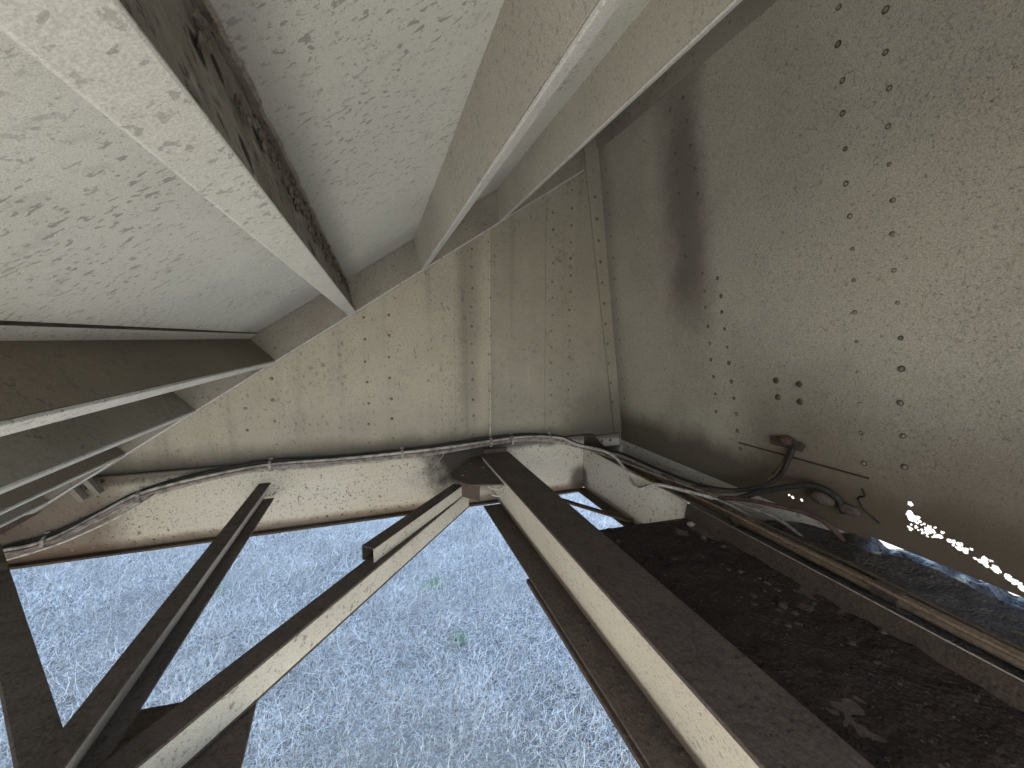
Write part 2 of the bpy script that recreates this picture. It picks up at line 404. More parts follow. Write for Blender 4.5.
facR = Matrix.Rotation(math.atan2(.13, 1), 4, 'Y') @ Matrix.Rotation(R(-90), 4, 'Y')
nrm = Vector((-1, 0, -.13)).normalized(); rwR = nrm.to_track_quat('Z', 'Y').to_euler()
def slope_z(x): return (FL + .55 / 1.0 * x) / .835 
cnt = 0
for (x, z0, dz, msh, dx, yo) in [(-.545, -.50, .098, RVS, -.012, 0), (-.44, -.47, .098, RVS, -.01, 0), (-.045, -.505, .100, RV, -.01, 0), (.058, -.49, .100, RV, 0, 0),
                         (.462, -.5, .094, RV, .0, 0), (.552, -.46, .094, RVS, 0, -.010), (.90, -.49, .088, RV, 0, -.006), (1.005, -.46, .088, RV, .0, -.006)]:
    z = z0
    while z < slope_z(x) - .03:
        jx = random.uniform(-.004, .004)
        place('rivet', msh, (x + jx + dx * (z - z0), wallf(x, z)[1] + yo - .001 if yo == 0 else DY + yo, z + random.uniform(-.006, .006)), faceY, fw_, random.uniform(.5, .75)); z += dz; cnt += 1
for k in range(12):
    z = -.48 + k * .112
    place('rivet', RV, (rwx(z) - .045, DY - .0135, z), faceY, fw_, .8)
# old scraped line and bracket plate in the corner
bp_ = MB(); bp_.prism([(1.165, -.562), (1.235, -.624), (1.335, -.624), (1.325, -.55)], 1.972, 1.986)
pl = bp_.build('corner_plate', M['sill'], None, bevel=.002)
tag(pl, 'small pale bolted plate in the corner where the far wall meets the right wall', 'plate')
for x in (1.215, 1.27): place('bolt', RV, (x, 1.972, -.590), faceY, pl).location = Vector((x, 1.972, -.590)) - pl.location

near_block = MB(); near_block.prism([(.70, -.55), (1.30, -.55), (1.14, 1.08), (.70, .77)], Y0 - .006, Y0)  # added panel out of view, blocks light from the near right
tag(near_block.build('steel_wall', M['wall'], None), 'unseen panel added behind the viewer to hold back light from the right', 'wall')
pk = MB(); pk.box(1.085, 1.40, 2.006, 2.012, -.86, -.542); pk.build('corner_panel', M['grimebrown'], fw_)
# ------------------------------------------------------------------ sill under the far wall
sill = thing('sill_beam', (0, 1.97, -.86), 'rust speckled pale sill beam running along the foot of the far wall above the grass', 'beam')
s = MB(); us = np.linspace(-3.3, 1.1035, 120); vs = np.linspace(-.862, -.552, 12)
v_, f_ = grid(us, vs, lambda x, z: (x, 1.984 + .002 * nz(x, 1, z, 4), z)); s.add(v_, f_); s.box(-3.3, 1.098, 1.990, 1.996, -.862, -.552)
s.build('web', M['sill'], sill, smooth=True)
s = MB(); s.box(-3.3, 1.30, 1.950, 1.982, -.870, -.860); s.build('bottom_flange', M['grimebrown'], sill, bevel=.002)
s = MB(); s.box(-3.3, 1.16, 1.972, 1.9835, -.5515, -.546); s.build('top_edge', M['grimebrown'], sill, bevel=.001)
for k in range(46):
    x = -1.9 + k * .066
    if random.random() < .25: continue
    place('rivet', RV, (x, 1.983, -.835 + random.uniform(-.004, .004)), faceY, sill, .55)
for k in range(16):
    place('rivet', RV, (-1.35 + k * .085, 1.983, -.585), faceY, sill, .6)

# ------------------------------------------------------------------ right wall with corroded foot
rw = thing('steel_wall', (1.36, .5, -.61), 'dark leaning brown steel wall on the right, rusted through along its foot', 'wall')
holes = []
# ragged perforation of the sheet near its foot, and the thin gap below it
def rp(y, z): return (rwx(z), y, z)
for k in range(66):
    t = random.random() ** 1.25; y = .635 - .235 * t; zb = -.475 - .085 * t
    holes.append((y + random.uniform(-.006, .006), zb + abs(random.gauss(0, .5)) * .026 * (1.25 - t) - .008, random.uniform(.0028, .0070)))
for k in range(26): holes.append((random.uniform(.575, .635), random.uniform(-.520, -.478), random.uniform(.002, .0048)))
for y, z, r in [(.968, -.548, .0035), (.955, -.551, .005), (.925, -.549, .005)]: holes.append((y, z, r))
rm_ = MB(); us = np.linspace(.30, .72, 211); vs = np.linspace(-.580, -.42, 81)
def perf(us, vs):
    v, f = grid(us, vs, lambda y, z: (rwx(z), y, z)); keep = []
    nv = len(vs)
    for q in f:
        cy = sum(v[i][1] for i in q) / 4; cz = sum(v[i][2] for i in q) / 4
        cy2 = cy + .0016 * nz(cy, cz, 1, 220); cz2 = cz + .0016 * nz(cy, cz, 5, 220)
        if any((cy2 - h[0]) ** 2 + (cz2 - h[1]) ** 2 < h[2] ** 2 for h in holes): continue
        keep.append(q)
    return v, keep
rm_.add(*perf(us, vs))
rm_.add(*perf(np.linspace(.90, 1.0, 51), np.linspace(-.60, -.50, 51)))
def plainpatch(y0, y1, z0, z1, ny, nz_):
    v, f = grid(np.linspace(y0, y1, ny), np.linspace(z0, z1, nz_), lambda y, z: (rwx(z) + .003 * nz(y, z, 0, 2) * min(1, max(0, (z + .42) * 5)), y, z)); rm_.add(v, f)
plainpatch(Y0, 2.0, -.42, 1.10, 90, 50)
plainpatch(Y0, .30, -.60, -.42, 40, 6); plainpatch(.72, .90, -.60, -.42, 8, 6); plainpatch(1.0, 2.0, -.60, -.42, 30, 6); plainpatch(.90, 1.0, -.50, -.42, 4, 4)
wsh = rm_.build('wall_sheet', M['rwall'], rw, smooth=True)
def col_rivets(y0, z0, y1, z1, n, msh, sc, jit=.004, skip=.0):
    for k in range(n):
        if random.random() < skip: continue
        t = k / (n - 1); z = z0 + (z1 - z0) * t + random.uniform(-jit, jit); y = y0 + (y1 - y0) * t + random.uniform(-jit, jit)
        place('rivet', msh, (rwx(z) - .001, y, z), rwR, rw, sc * random.uniform(.85, 1.15))
col_rivets(.822, .94, .742, -.36, 16, RVB, 1.0); col_rivets(.716, .86, .648, -.34, 15, RVB, 1.05)
col_rivets(1.237, .229, 1.165, -.43, 11, RV, .75); col_rivets(1.312, .26, 1.272, -.30, 9, RV, .7)
col_rivets(1.445, 1.0, 1.40, .34, 9, RV, .7); col_rivets(1.37, .93, 1.32, .56, 5, RV, .7)
for z in np.arange(-.45, .95, .11): place('rivet', RV, (rwx(z) - .001, 1.93, z), rwR, rw, .6)
for y, z in [(1.008, -.146), (.928, -.15), (1.002, -.203), (.926, -.207)]: place('bolt', BOLT, (rwx(z) - .001, y, z), rwR, rw, .8)
# connection angle along its top
t = MB(); zt = .985
t.prism([(rwx(zt) - .006, zt), (rwx(zt) - .001, zt), (rwx(1.09) - .001, 1.09), (rwx(1.09) - .006, 1.09)], Y0, 1.97); o = t.build('top_angle', M['ribgrey'], rw, bevel=.0015)
for y in np.arange(.5, 1.95, .16): place('rivet', RV, (rwx(1.03) - .006, y, 1.035), rwR, rw, .8)
# foot member: pale face below the sheet
t = MB()
for a_, b_, tp in [(Y0, .3, -.598), (.3, .74, -.626), (.74, 1.985, -.598)]: t.prism([(1.3625, -.80), (1.3685, -.80), (1.3685, tp), (1.3625, tp)], a_, b_)
t.build('foot_strip', M['sill'], rw)

# ------------------------------------------------------------------ sloping ceiling sheet
ceil = MB(); us = np.linspace(-2.02, 1.56, 120); vs = np.linspace(Y0, DY - .004, 60)
def cf(u, y):
    x, z = sl_(u, CE + .004 * nz(u, y, 0, 1.7)); return (x, y, z)
v_, f_ = grid(us, vs, cf); ceil.add(v_, f_)
a, b = sl_(-2.02, CE + .010), sl_(1.56, CE + .010); a2, b2 = sl_(-2.02, CE + .016), sl_(1.56, CE + .016)
ceil.prism([a, b, b2, a2], Y0, DY - .004)
co = ceil.build('sloped_ceiling', M['ceiling'], None, base=(0, .5, .3), smooth=True)
tag(co, 'large pale speckled steel ceiling sheet sloping up from left to right over everything', 'ceiling')

# ribs: web and flange hanging from the sheet, running from the wall towards the viewer
def rib(ub, ut, uf0, uf1, label, webmat, flmat, crack=None, fl=FL):
    bx, bz = sl_(ub, fl); o = thing('ceiling_rib', (bx, .5, bz), label, 'beam', 'ribs under the sloping ceiling')
    th = .007
    m = MB(); sgn = 1
    m.prism([sl_(ub, fl), sl_(ub + th, fl), sl_(ut + th, CE + .004), sl_(ut, CE + .004)], Y0, 1.93); m.build('web', webmat, o, bevel=.001)
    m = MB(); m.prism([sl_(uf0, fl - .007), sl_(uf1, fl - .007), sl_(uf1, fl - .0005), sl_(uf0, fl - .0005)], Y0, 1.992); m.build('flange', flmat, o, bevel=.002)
    if crack:
        m = MB(); a, b = sorted((ut, crack)); m.prism([sl_(a, CE - .006), sl_(b, CE - .0045), sl_(b, CE + .006), sl_(a, CE + .006)], Y0, 1.93); m.build('top_flange', flmat if webmat is not M['rustpit'] else M['ceiling'], o, bevel=.001)
        s_ = 1 if crack > ut else -1; m = MB(); a, b = sorted((crack, crack + s_ * .0035)); m.prism([sl_(a, CE - .0048), sl_(b, CE - .0048), sl_(b, CE + .006), sl_(a, CE + .006)], Y0, 1.93); m.build('seam_gap', M['rod'], o)
    return o
ribA = rib(-.010, .033, -.038, -.003, 'ceiling rib with pitted black web, running to the upper left corner of the photo', M['rustpit'], M['flangeshade'])
rib(.345, .398, .345, .378, 'broad pale beige ceiling rib running to the top middle of the photo', M['rib'], M['flange'], crack=.412)
rib(.800, .868, .798, .828, 'pale ceiling rib nearest the dark leaning right wall', M['rib'], M['flange'])
rib(-.400, -.425, -.430, -.393, 'ceiling rib with deep dark brown web and white lower edge at the left', M['ribdark'], M['flange'], crack=-.380)
rib(-.757, -.775, -.787, -.750, 'grey webbed ceiling rib just below the dark brown one at the left', M['ribgrey'], M['flange'])
rib(-1.045, -1.06, -1.070, -1.040, 'narrow brown ceiling rib, second from the bottom left', M['ribdark'], M['flange'])
rib(-1.335, -1.35, -1.357, -1.330, 'lowest ceiling rib, just above the rusty left corner', M['ribgrey'], M['flange'])
# clods of rust scale along the pitted rib
cl = MB(); 
for k in range(150):
    y = .12 + 1.75 * random.random(); f = .62 + .5 * (random.random() - .2) * .7; 
    k_ = int(y / .075); y = k_ * .075 + random.gauss(.03, .014)
    f = min(max(random.gauss(.66, .16), .25), .98)
    u = -.003 + (.043) * f + .002; n = FL + (CE - FL) * f
    x, z = sl_(u, n); r = random.uniform(.003, .0085)
    bmq = bmesh.new(); bmesh.ops.create_icosphere(bmq, subdivisions=1, radius=r)
    vv = [(x + .002 + v.co.x * .5 * random.uniform(.7, 1.3), y + v.co.y * random.uniform(.7, 1.5), z + v.co.z * random.uniform(.7, 1.3)) for v in bmq.verts]
    cl.add(vv, [tuple(v.index for v in f.verts) for f in bmq.faces]); bmq.free()
o = cl.build('rust_scale', M['grimegrey'], ribA); o['kind'] = 'stuff'
fk = MB(); ys = np.arange(-.2, 1.92, .012); vs_ = []
for y in ys:
    j = .004 + .007 * abs(nz(0, y, 0, 9)) + .003 * random.random()
    for uu, nn in ((.038, CE - .001), (.041 + j * .4, CE - .003 - j * .5), (.044 + j * .6, CE - .002 - j * .5)):
        x, z = sl_(uu, nn); vs_.append((x, y, z))
fk.add(vs_, [(3 * i + a, 3 * i + a + 1, 3 * i + a + 4, 3 * i + a + 3) for i in range(len(ys) - 1) for a in (0, 1)])
fk.build('paint_flake', M['ribgrey'], ribA)
# end channel closing the ceiling against the wall
ec = thing('edge_channel', (sl_(.1, FL)[0], 1.96, sl_(.1, FL)[1]), 'grey speckled edge channel joining the sloping ceiling to the far wall', 'channel')
m = MB(); m.prism([sl_(-2.0, FL), sl_(1.335, FL), sl_(1.335, CE + .003), sl_(-2.0, CE + .003)], 1.932, 1.938); m.build('web', M['ribgrey'], ec)
m = MB(); m.prism([sl_(-2.0, FL - .008), sl_(1.34, FL - .008), sl_(1.34, FL - .002), sl_(-2.0, FL - .002)], 1.928, 1.9915); m.build('flange', M['flange'], ec, bevel=.001)
m = MB(); m.prism([sl_(-2.0, CE - .004), sl_(1.335, CE - .004), sl_(1.335, CE + .003), sl_(-2.0, CE + .003)], 1.915, 1.931); m.build('weld_bead', M['ribgrey'], ec)

# ------------------------------------------------------------------ the rest of the car body: gives the shade
body = thing('railcar_body', (-6.5, .5, -.2), 'hopper body of the railcar above and left of the sloping ceiling', 'railcar')
m = MB(); m.box(-13, -3.2, Y0, 2.02, -1.1, 2.6); m.build('side_wall', M['wall'], body)
m = MB(); m.box(-3.2, 1.2, Y0, 2.02, 1.92, 2.6); m.build('roof_section', M['wall'], body)

# ------------------------------------------------------------------ longitudinal side member on the right
lm = thing('floor_beam', (1.10, .5, -.85), 'pale rust speckled beam side running from the far corner under the red brown pipe', 'beam')
m = MB(); us = np.linspace(Y0, 1.983, 90); vs = np.linspace(-.85, -.628, 8)
v_, f_ = grid(us, vs, lambda y, z: (1.10 + .002 * nz(y, z, 2, 5), y, z)); m.add(v_, f_); m.box(1.105, 1.110, Y0, 1.983, -.85, -.628)
m.build('web', M['sill'], lm, smooth=True)
m = MB(); m.box(1.045, 1.112, Y0, 1.948, -.860, -.852); m.build('bottom_flange', M['grimebrown'], lm, bevel=.002)
m = MB(); m.box(1.097, 1.108, 1.166, 1.96, -.627, -.620); m.build('top_lip', M['web'], lm, bevel=.001)
m = MB(); m.box(1.111, 1.362, Y0, 1.97, -.80, -.79); m.build('trough_plate', M['grimebrown'], lm)

# ------------------------------------------------------------------ big I beam
ib = thing('i_beam', (.57, .5, -.86), 'large steel I beam with dark dirty top flange and pale side, running from the far wall towards the viewer', 'beam')
m = MB(); m.box(.492, .640, Y0, 1.958, -.606, -.596); m.build('top_flange', M['grime'], ib, bevel=.002)
m = MB()
m.prism([(.583, -.858), (.590, -.858), (.503, -.607), (.496, -.607)], Y0, 1.958)
m.build('web', M['web'], ib, bevel=.001)
m = MB(); m.box(.494, .66, Y0, 1.92, -.868, -.859); m.build('bottom_flange', M['grime'], ib, bevel=.002)
m = MB(); m.box(.484, .560, Y0, 1.275, -.884, -.869); m.build('cover_strip', M['grimebrown'], ib, bevel=.003)
m = MB(); m.box(.506, .634, 1.959, 1.970, -.655, -.575); m.build('end_clip', M['grime'], ib, bevel=.002)

# gusset between wall and beam
m = MB(); m.slab([(.440, 1.980), (.299, 1.773), (.300, 1.677), (.352, 1.596), (.491, 1.561), (.491, 1.980)], -.621, -.614)
m.slab([(.335, 1.69), (.395, 1.615), (.401, 1.621), (.341, 1.696)], -.700, -.6215)
gp = m.build('gusset_plate', M['grime'], None, bevel=.001)
for x, y in [(.345, 1.72), (.375, 1.80), (.42, 1.88), (.45, 1.70), (.46, 1.80)]: place('bolt', BOLT, (x, y, -.614), None, gp, .8)
if 1: tag(gp, 'dark dirty gusset plate between the far wall and the end of the big I beam', 'plate')
m = MB(); m.tube([(.430, 1.60, -.630), (.45, 1.585, -.640), (.48, 1.585, -.645), (.505, 1.60, -.635), (.510, 1.61, -.665), (.48, 1.595, -.680), (.45, 1.60, -.672)], .0035)
o = m.build('steel_hook', M['bracegrey'], None, smooth=True); tag(o, 'small bent metal hook under the dark gusset plate beside the big I beam', 'hook')

# ------------------------------------------------------------------ braces
b1 = thing('diagonal_brace', (-.485, 1.3, -.715), 'thin grey steel brace from the far sill to the lower left gusset plate', 'brace', 'diagonal braces over the grass')
ya, yb = .25, 1.968
m = MB(); m.box(-.512, -.466, ya, yb, -.642, -.637); m.build('top_leg', M['grime'], b1, bevel=.001)
m = MB(); m.prism([(-.503, -.708), (-.497, -.708), (-.467, -.643), (-.473, -.643)], ya, yb); m.build('web', M['bracegrey'], b1, bevel=.001)
m = MB(); m.box(-.503, -.458, ya, yb, -.715, -.709); m.build('bottom_leg', M['grimegrey'], b1, bevel=.001)
b2t = thing('diagonal_brace', (0, 1.2, -.77), 'thick beige sided steel brace carrying the short square tube', 'brace', 'diagonal braces over the grass')
A = Vector((.352, 1.735, -.70)); d = (Vector((-.401, .747, -.70)) - Vector((-.07, 1.171, -.70))).normalized(); A = Vector((-.07, 1.171, -.70)) - d * .73; B = A + d * 1.8
# side axis = d x Z
sdv = d.cross(Vector((0, 0, 1))).normalized(); sg = 1 if sdv.dot(Vector((-1, 1, 0))) > 0 else -1
m = MB(); m.sweep([(0, -.006), (sg * .060, -.006), (sg * .060, 0), (0, 0)], A, B); m.build('top_leg', M['grime'], b2t, bevel=.001)
m = MB(); m.sweep([(0, -.072), (sg * .006, -.072), (sg * .006, -.0065), (0, -.0065)], A, B); m.build('web', M['brace'], b2t, bevel=.001)
m = MB(); m.sweep([(0, -.079), (sg * .060, -.079), (sg * .060, -.0725), (0, -.0725)], A, B); m.build('bottom_leg', M['grime'], b2t, bevel=.001)
# square tube lying on the brace
T1 = Vector((-.030, 1.255, -.699)); T2 = Vector((.344, 1.700, -.699)); q = .048; tt = .0035
tb = thing('square_tube', (T1.x, T1.y, -.699), 'short hollow square tube lying on the right diagonal brace with its open end showing', 'tube')
dd = (T2 - T1).normalized(); sv_ = dd.cross(Vector((0, 0, 1))).normalized(); g2 = 1 if sv_.dot(Vector((-1, 1, 0))) > 0 else -1
m = MB(); m.sweep([(0, q - tt), (g2 * q, q - tt), (g2 * q, q), (0, q)], T1, T2); m.build('top_side', M['grime'], tb)
m = MB(); m.sweep([(0, .0005), (g2 * tt, .0005), (g2 * tt, q - tt - .0003), (0, q - tt - .0003)], T1, T2); m.build('front_side', M['brace'], tb)
m = MB(); m.sweep([(g2 * (q - tt), .0005), (g2 * q, .0005), (g2 * q, q - tt - .0003), (g2 * (q - tt), q - tt - .0003)], T1, T2); m.build('back_side', M['grimebrown'], tb)
m = MB(); m.sweep([(g2 * tt * 1.05, .0006), (g2 * (q - tt * 1.05), .0006), (g2 * (q - tt * 1.05), tt), (g2 * tt * 1.05, tt)], T1, T2); m.build('bottom_side', M['grimebrown'], tb)
# lower gusset plate and left post
m = MB(); m.slab([(-.60, .965), (-.505, .975), (-.405, .966), (-.276, .941), (-.262, .75), (-.30, .35), (-.52, .35), (-.615, .80)], -.790, -.781)
o = m.build('gusset_plate', M['grime'], None, bevel=.001); tag(o, 'large dark gusset plate at the lower left where the diagonal braces meet', 'plate')
po = thing('cross_member', (-.9, 1.3, -.78), 'dark dirty steel channel at the left edge, leading down to the lower gusset plate', 'beam')
P1 = Vector((-1.11, 1.615, -.72)); P2 = Vector((-.567, .884, -.72)); dp = (P2 - P1).normalized(); P0 = P1 - dp * .42; P3 = P2 + dp * .45
spv = dp.cross(Vector((0, 0, 1))).normalized(); g3 = 1 if spv.dot(Vector((-1, -.7, 0))) > 0 else -1
m = MB(); m.sweep([(0, -.008), (g3 * .056, -.008), (g3 * .062, -.004), (g3 * .056, 0), (0, 0)], P0, P3); m.build('top_flange', M['grimegrey'], po, bevel=.002)
m = MB(); m.sweep([(g3 * .020, -.060), (g3 * .027, -.060), (g3 * .027, -.0085), (g3 * .020, -.0085)], P0, P3); m.build('web', M['grime'], po)
m = MB(); m.sweep([(0, 0), (g3 * .03, 0), (g3 * .03, .02), (0, .03)], P1 + Vector((-.05, .06, .001)), P1 + Vector((.0, -.005, .001))); m.build('end_block', M['grimebrown'], po, bevel=.003)

# small diagonal bar in the right opening, and triangular web piece
m = MB(); m.sweep([(-.014, 0), (.014, 0), (.014, .010), (-.014, .010)], (.86, 1.86, -.845), (1.09, 1.49, -.845)); o = m.build('flat_bar', M['grimebrown'], None, bevel=.001)
tag(o, 'short dark flat bar crossing the small opening right of the big I beam', 'bar')

# ------------------------------------------------------------------ dirt covered deck
m = MB(); m.slab([(.645, 1.185), (1.095, 1.160), (1.095, Y0), (.645, Y0)], -.684, -.676)
o = m.build('deck_plate', M['grime'], None); tag(o, 'dark steel deck plate right of the big I beam, buried under dirt', 'deck')
def deckz(x, y): return -.672 + .008 * nz(x, y, 0, 7) + .006 * nz(x, y, 2, 22) + .003 * nz(x, y, 2, 60) + .02 * max(0, nz(x, y, 8, 3))
m = MB(); v_, f_ = grid(np.linspace(.647, 1.094, 110), np.linspace(-.2, 1.158, 300), lambda x, y: (x, y, deckz(x, y) - (.012 if y > 1.150 else 0))); m.add(v_, f_)
tag(m.build('dirt_layer', M['dirt'], None, smooth=True), 'dark brown dirt and grit lying on the deck right of the big I beam', 'dirt', kind='stuff')
# trough dirt between the pipe and the right wall
def trz(x, y):
    h = -.665 + .05 * min(1, max(0, (1.06 - y) * 2.2)) + .055 * max(0., (x - 1.13) / .23) ** 1.5 * min(1, max(0, (1.0 - y) * 3))
    h = h - .13 * min(1, max(0, (y - 1.02) * 7))
    if x > 1.30 and .30 < y < .76: h = h - (.034 + .014 * nz(x, y, 9, 30)) * min(1, (x - 1.30) / .05) * min(1, (.76 - y) / .06)
    if x < 1.190: h = min(h, -.648 + .25 * max(0, x - 1.170))
    return h + .010 * nz(x, y * .5, 0, 16) + .005 * nz(x, y * .5, 3, 45)
m = MB(); v_, f_ = grid(np.linspace(1.109, 1.385, 70), np.linspace(-.2, 1.96, 330), lambda x, y: (x, y, trz(x, y))); m.add(v_, f_)
tag(m.build('trough_dirt', M['damp'], None, smooth=True), 'crusted damp dirt heaped between the pipe and the foot of the right wall', 'dirt', kind='stuff')

m = MB(); m.prism([(1.078, -.690), (1.0965, -.690), (1.0985, -.6245), (1.092, -.6235)], Y0, 1.165)
tag(m.build('edge_angle', M['grimebrown'], None, bevel=.002), 'rusty brown steel edge between the dark deck dirt and the pipe', 'edge')
# stones
def stone_mesh(i):
    b = bmesh.new(); bmesh.ops.create_icosphere(b, subdivisions=2, radius=1)
    sc = (1, random.uniform(.65, .95), random.uniform(.5, .75))
    for v in b.verts:
        k = 1 + .45 * noise.noise(v.co * 1.2 + Vector((i * 7, 0, 0))) + .2 * noise.noise(v.co * 3.1 + Vector((i * 7, 3, 0))); v.co = Vector((v.co.x * sc[0] * k, v.co.y * sc[1] * k, v.co.z * sc[2] * k))
    me = bpy.data.meshes.new('stone'); b.to_mesh(me); b.free(); me.materials.append(M['stone']); return me
SM = [stone_mesh(i) for i in range(6)]
for k in range(40):     # along the lower flange of the I beam
    y = random.choice([random.uniform(.35, 1.0), random.uniform(.5, 1.75)]); x = .575 - abs(random.gauss(0, .016)) - .004
    r = random.uniform(.0025, .0065)
    o = place('pebble', random.choice(SM), (x, y, -.859 + r * .4), (0, 0, random.uniform(0, 6)), None, r)
    tag(o, 'small round pebble lying on the lower flange of the big I beam', 'pebble', 'pebbles on the lower flange of the I beam')
for k in range(44):
    x = random.uniform(.68, 1.08); y = random.uniform(.30, 1.12); r = random.choice([.004, .005, .006, .008, .010]) * random.uniform(.8, 1.2)
    if k < 20: x = random.gauss(.93, .05); y = random.gauss(.62, .08)
    o = place('pebble', random.choice(SM), (x, y, deckz(x, y) + r * .05), (0, 0, random.uniform(0, 6)), None, r)
    tag(o, 'grey brown pebble lying in the dirt on the dark deck', 'pebble', 'pebbles in the deck dirt')
st = stone_mesh(9); st.materials.clear(); st.materials.append(M['stonelight'])
tag(place('stone', st, (1.055, 1.10, deckz(1.055, 1.10) + .006), (0, 0, .4), None, .016), 'largest light brown stone, at the far end of the deck dirt by the pipe', 'stone')
gr = MB()
for k in range(900):
    if k < 600: x = random.uniform(.65, 1.09); y = random.uniform(.2, 1.14); z = deckz(x, y)
    elif k < 760: x = random.uniform(1.13, 1.35); y = random.uniform(.2, 1.0); z = trz(x, y)
    else: x = random.uniform(1.035, 1.095); y = random.uniform(1.2, 1.9); z = -.851
    r = random.uniform(.0012, .0035); t = random.uniform(0, 6)
    o6 = [(1, 0, 0), (0, 1, 0), (-1, 0, 0), (0, -1, 0), (0, 0, .7), (0, 0, -.7)]
    vv = [(x + r * (a * math.cos(t) - b * math.sin(t)) * random.uniform(.7, 1.3), y + r * (a * math.sin(t) + b * math.cos(t)), z + r * c + r * .2) for a, b, c in o6]
    gr.add(vv, [(0, 1, 4), (1, 2, 4), (2, 3, 4), (3, 0, 4), (1, 0, 5), (2, 1, 5), (3, 2, 5), (0, 3, 5)])
tag(gr.build('gravel', M['stone'], None), 'fine gravel grains scattered over the dirty deck and ledges', 'gravel', kind='stuff')

# ------------------------------------------------------------------ pipe along the floor beam
pp = thing('pipe', (1.17, .5, -.64), 'rusty brown pipe running along the edge of the dirty deck towards the viewer', 'pipe')
m = MB(); m.tube([(1.168, Y0, -.624), (1.168, 1.90, -.624)], .0165, 12, smoothn=0); m.build('tube', M['pipe'], pp, smooth=True)
m = MB(); m.tube([(1.168, .545, -.624), (1.168, .600, -.624)], .022, 12, smoothn=0); m.build('coupling', M['rod'], pp, bevel=.002)
m = MB(); m.tube([(1.168, 1.015, -.624), (1.168, 1.035, -.624)], .020, 12, smoothn=0); m.build('coupling', M['rod'], pp, bevel=.002)
m = MB(); m.box(1.111, 1.149, Y0, 1.9, -.668, -.655); m.build('ledge', M['grimebrown'], pp)

# ------------------------------------------------------------------ cables along the sill
base_ = [(-1.50, -.835), (-1.361, -.806), (-1.275, -.793), (-1.185, -.764), (-1.058, -.702), (-.926, -.637), (-.72, -.590), (-.461, -.562), (-.178, -.568), (.232, -.559), (.539, -.539), (.75, -.535), (.937, -.560)]
def cpath(off_z, off_y, am, ph):
    out = []
    for i, (x, z) in enumerate(base_): out.append((x, 1.955 + off_y + am * .3 * math.sin(i * 2.1 + ph), z + off_z + am * math.sin(i * 1.7 + ph)))
    return out
specs = [('cable', 'cablewhite', .010, .000, .003, 0.0, .0070, 'white top cable of the bundle along the far sill'),
         ('cable', 'cablepink', .001, -.008, .003, 1.1, .0060, 'red brown cable in the middle of the bundle along the sill'),
         ('cable', 'cablegrey', -.009, .000, .003, 2.3, .0070, 'grey lower cable of the bundle along the sill'),
         ('cable', 'cableblack', .020, .014, .002, 3.3, .0070, 'black cable at the back of the bundle along the sill')]
tails = {'cablewhite': [(1.02, 1.90, -.578), (1.08, 1.72, -.572), (1.10, 1.62, -.598), (1.095, 1.534, -.652), (1.09, 1.45, -.668), (1.10, 1.36, -.618), (1.12, 1.25, -.600), (1.18, 1.12, -.600), (1.20, 1.0, -.615), (1.20, .92, -.66)],
         'cablepink': [(1.04, 1.90, -.592), (1.12, 1.70, -.606), (1.15, 1.45, -.602), (1.20, 1.15, -.600), (1.25, .95, -.60), (1.28, .86, -.64)],
         'cablegrey': [(1.05, 1.91, -.600), (1.16, 1.75, -.604), (1.185, 1.45, -.606), (1.19, 1.20, -.612), (1.195, 1.08, -.63), (1.20, 1.0, -.67)],
         'cableblack': [(1.06, 1.93, -.590), (1.17, 1.75, -.590), (1.20, 1.45, -.595), (1.22, 1.2, -.585), (1.25, 1.05, -.545), (1.28, .96, -.475), (1.295, .935, -.40), (1.300, .93, -.365)]}
for nme, mt, oz, oy, am, ph, r, lb in specs:
    m = MB(); m.tube(cpath(oz, oy, am, ph) + tails[mt], r, 8); o = m.build(nme, M[mt], None, smooth=True)
    tag(o, lb, 'cable', 'cable bundle along the sill')
m = MB()
m.tube([(-1.36, 1.938, -.828), (-1.2, 1.936, -.790), (-1.06, 1.935, -.735), (-.95, 1.937, -.680), (-.86, 1.94, -.624)], .0045, 6)
tag(m.build('cable', M['cablewhite'], None, smooth=True), 'loose thin pale wire sagging below the bundle near the left end', 'cable', 'cable bundle along the sill')
m = MB(); m.tube([(.31, 1.972, -.565), (.29, 1.972, -.60), (.25, 1.973, -.640), (.215, 1.974, -.665)], .0022, 6)
tag(m.build('wire', M['cablegrey'], None, smooth=True), 'short thin wire end hanging on the sill left of the dark gusset', 'wire')
# tan hoses beside the pipe
for j, (ox, oz, mt, lb) in enumerate([(-.020, .016, 'pipe', 'tan cord lying on the left of the brown pipe'), (.012, .021, 'grimebrown', 'dark brown cord lying on top of the brown pipe')]):
    m = MB(); m.tube([(1.168 + ox + .004 * math.sin(y * 9 + j), y, -.624 + oz + .002 * math.sin(y * 13)) for y in np.arange(.1, 1.5, .12)], .0048, 7)
    tag(m.build('cord', M[mt], None, smooth=True), lb, 'cord')
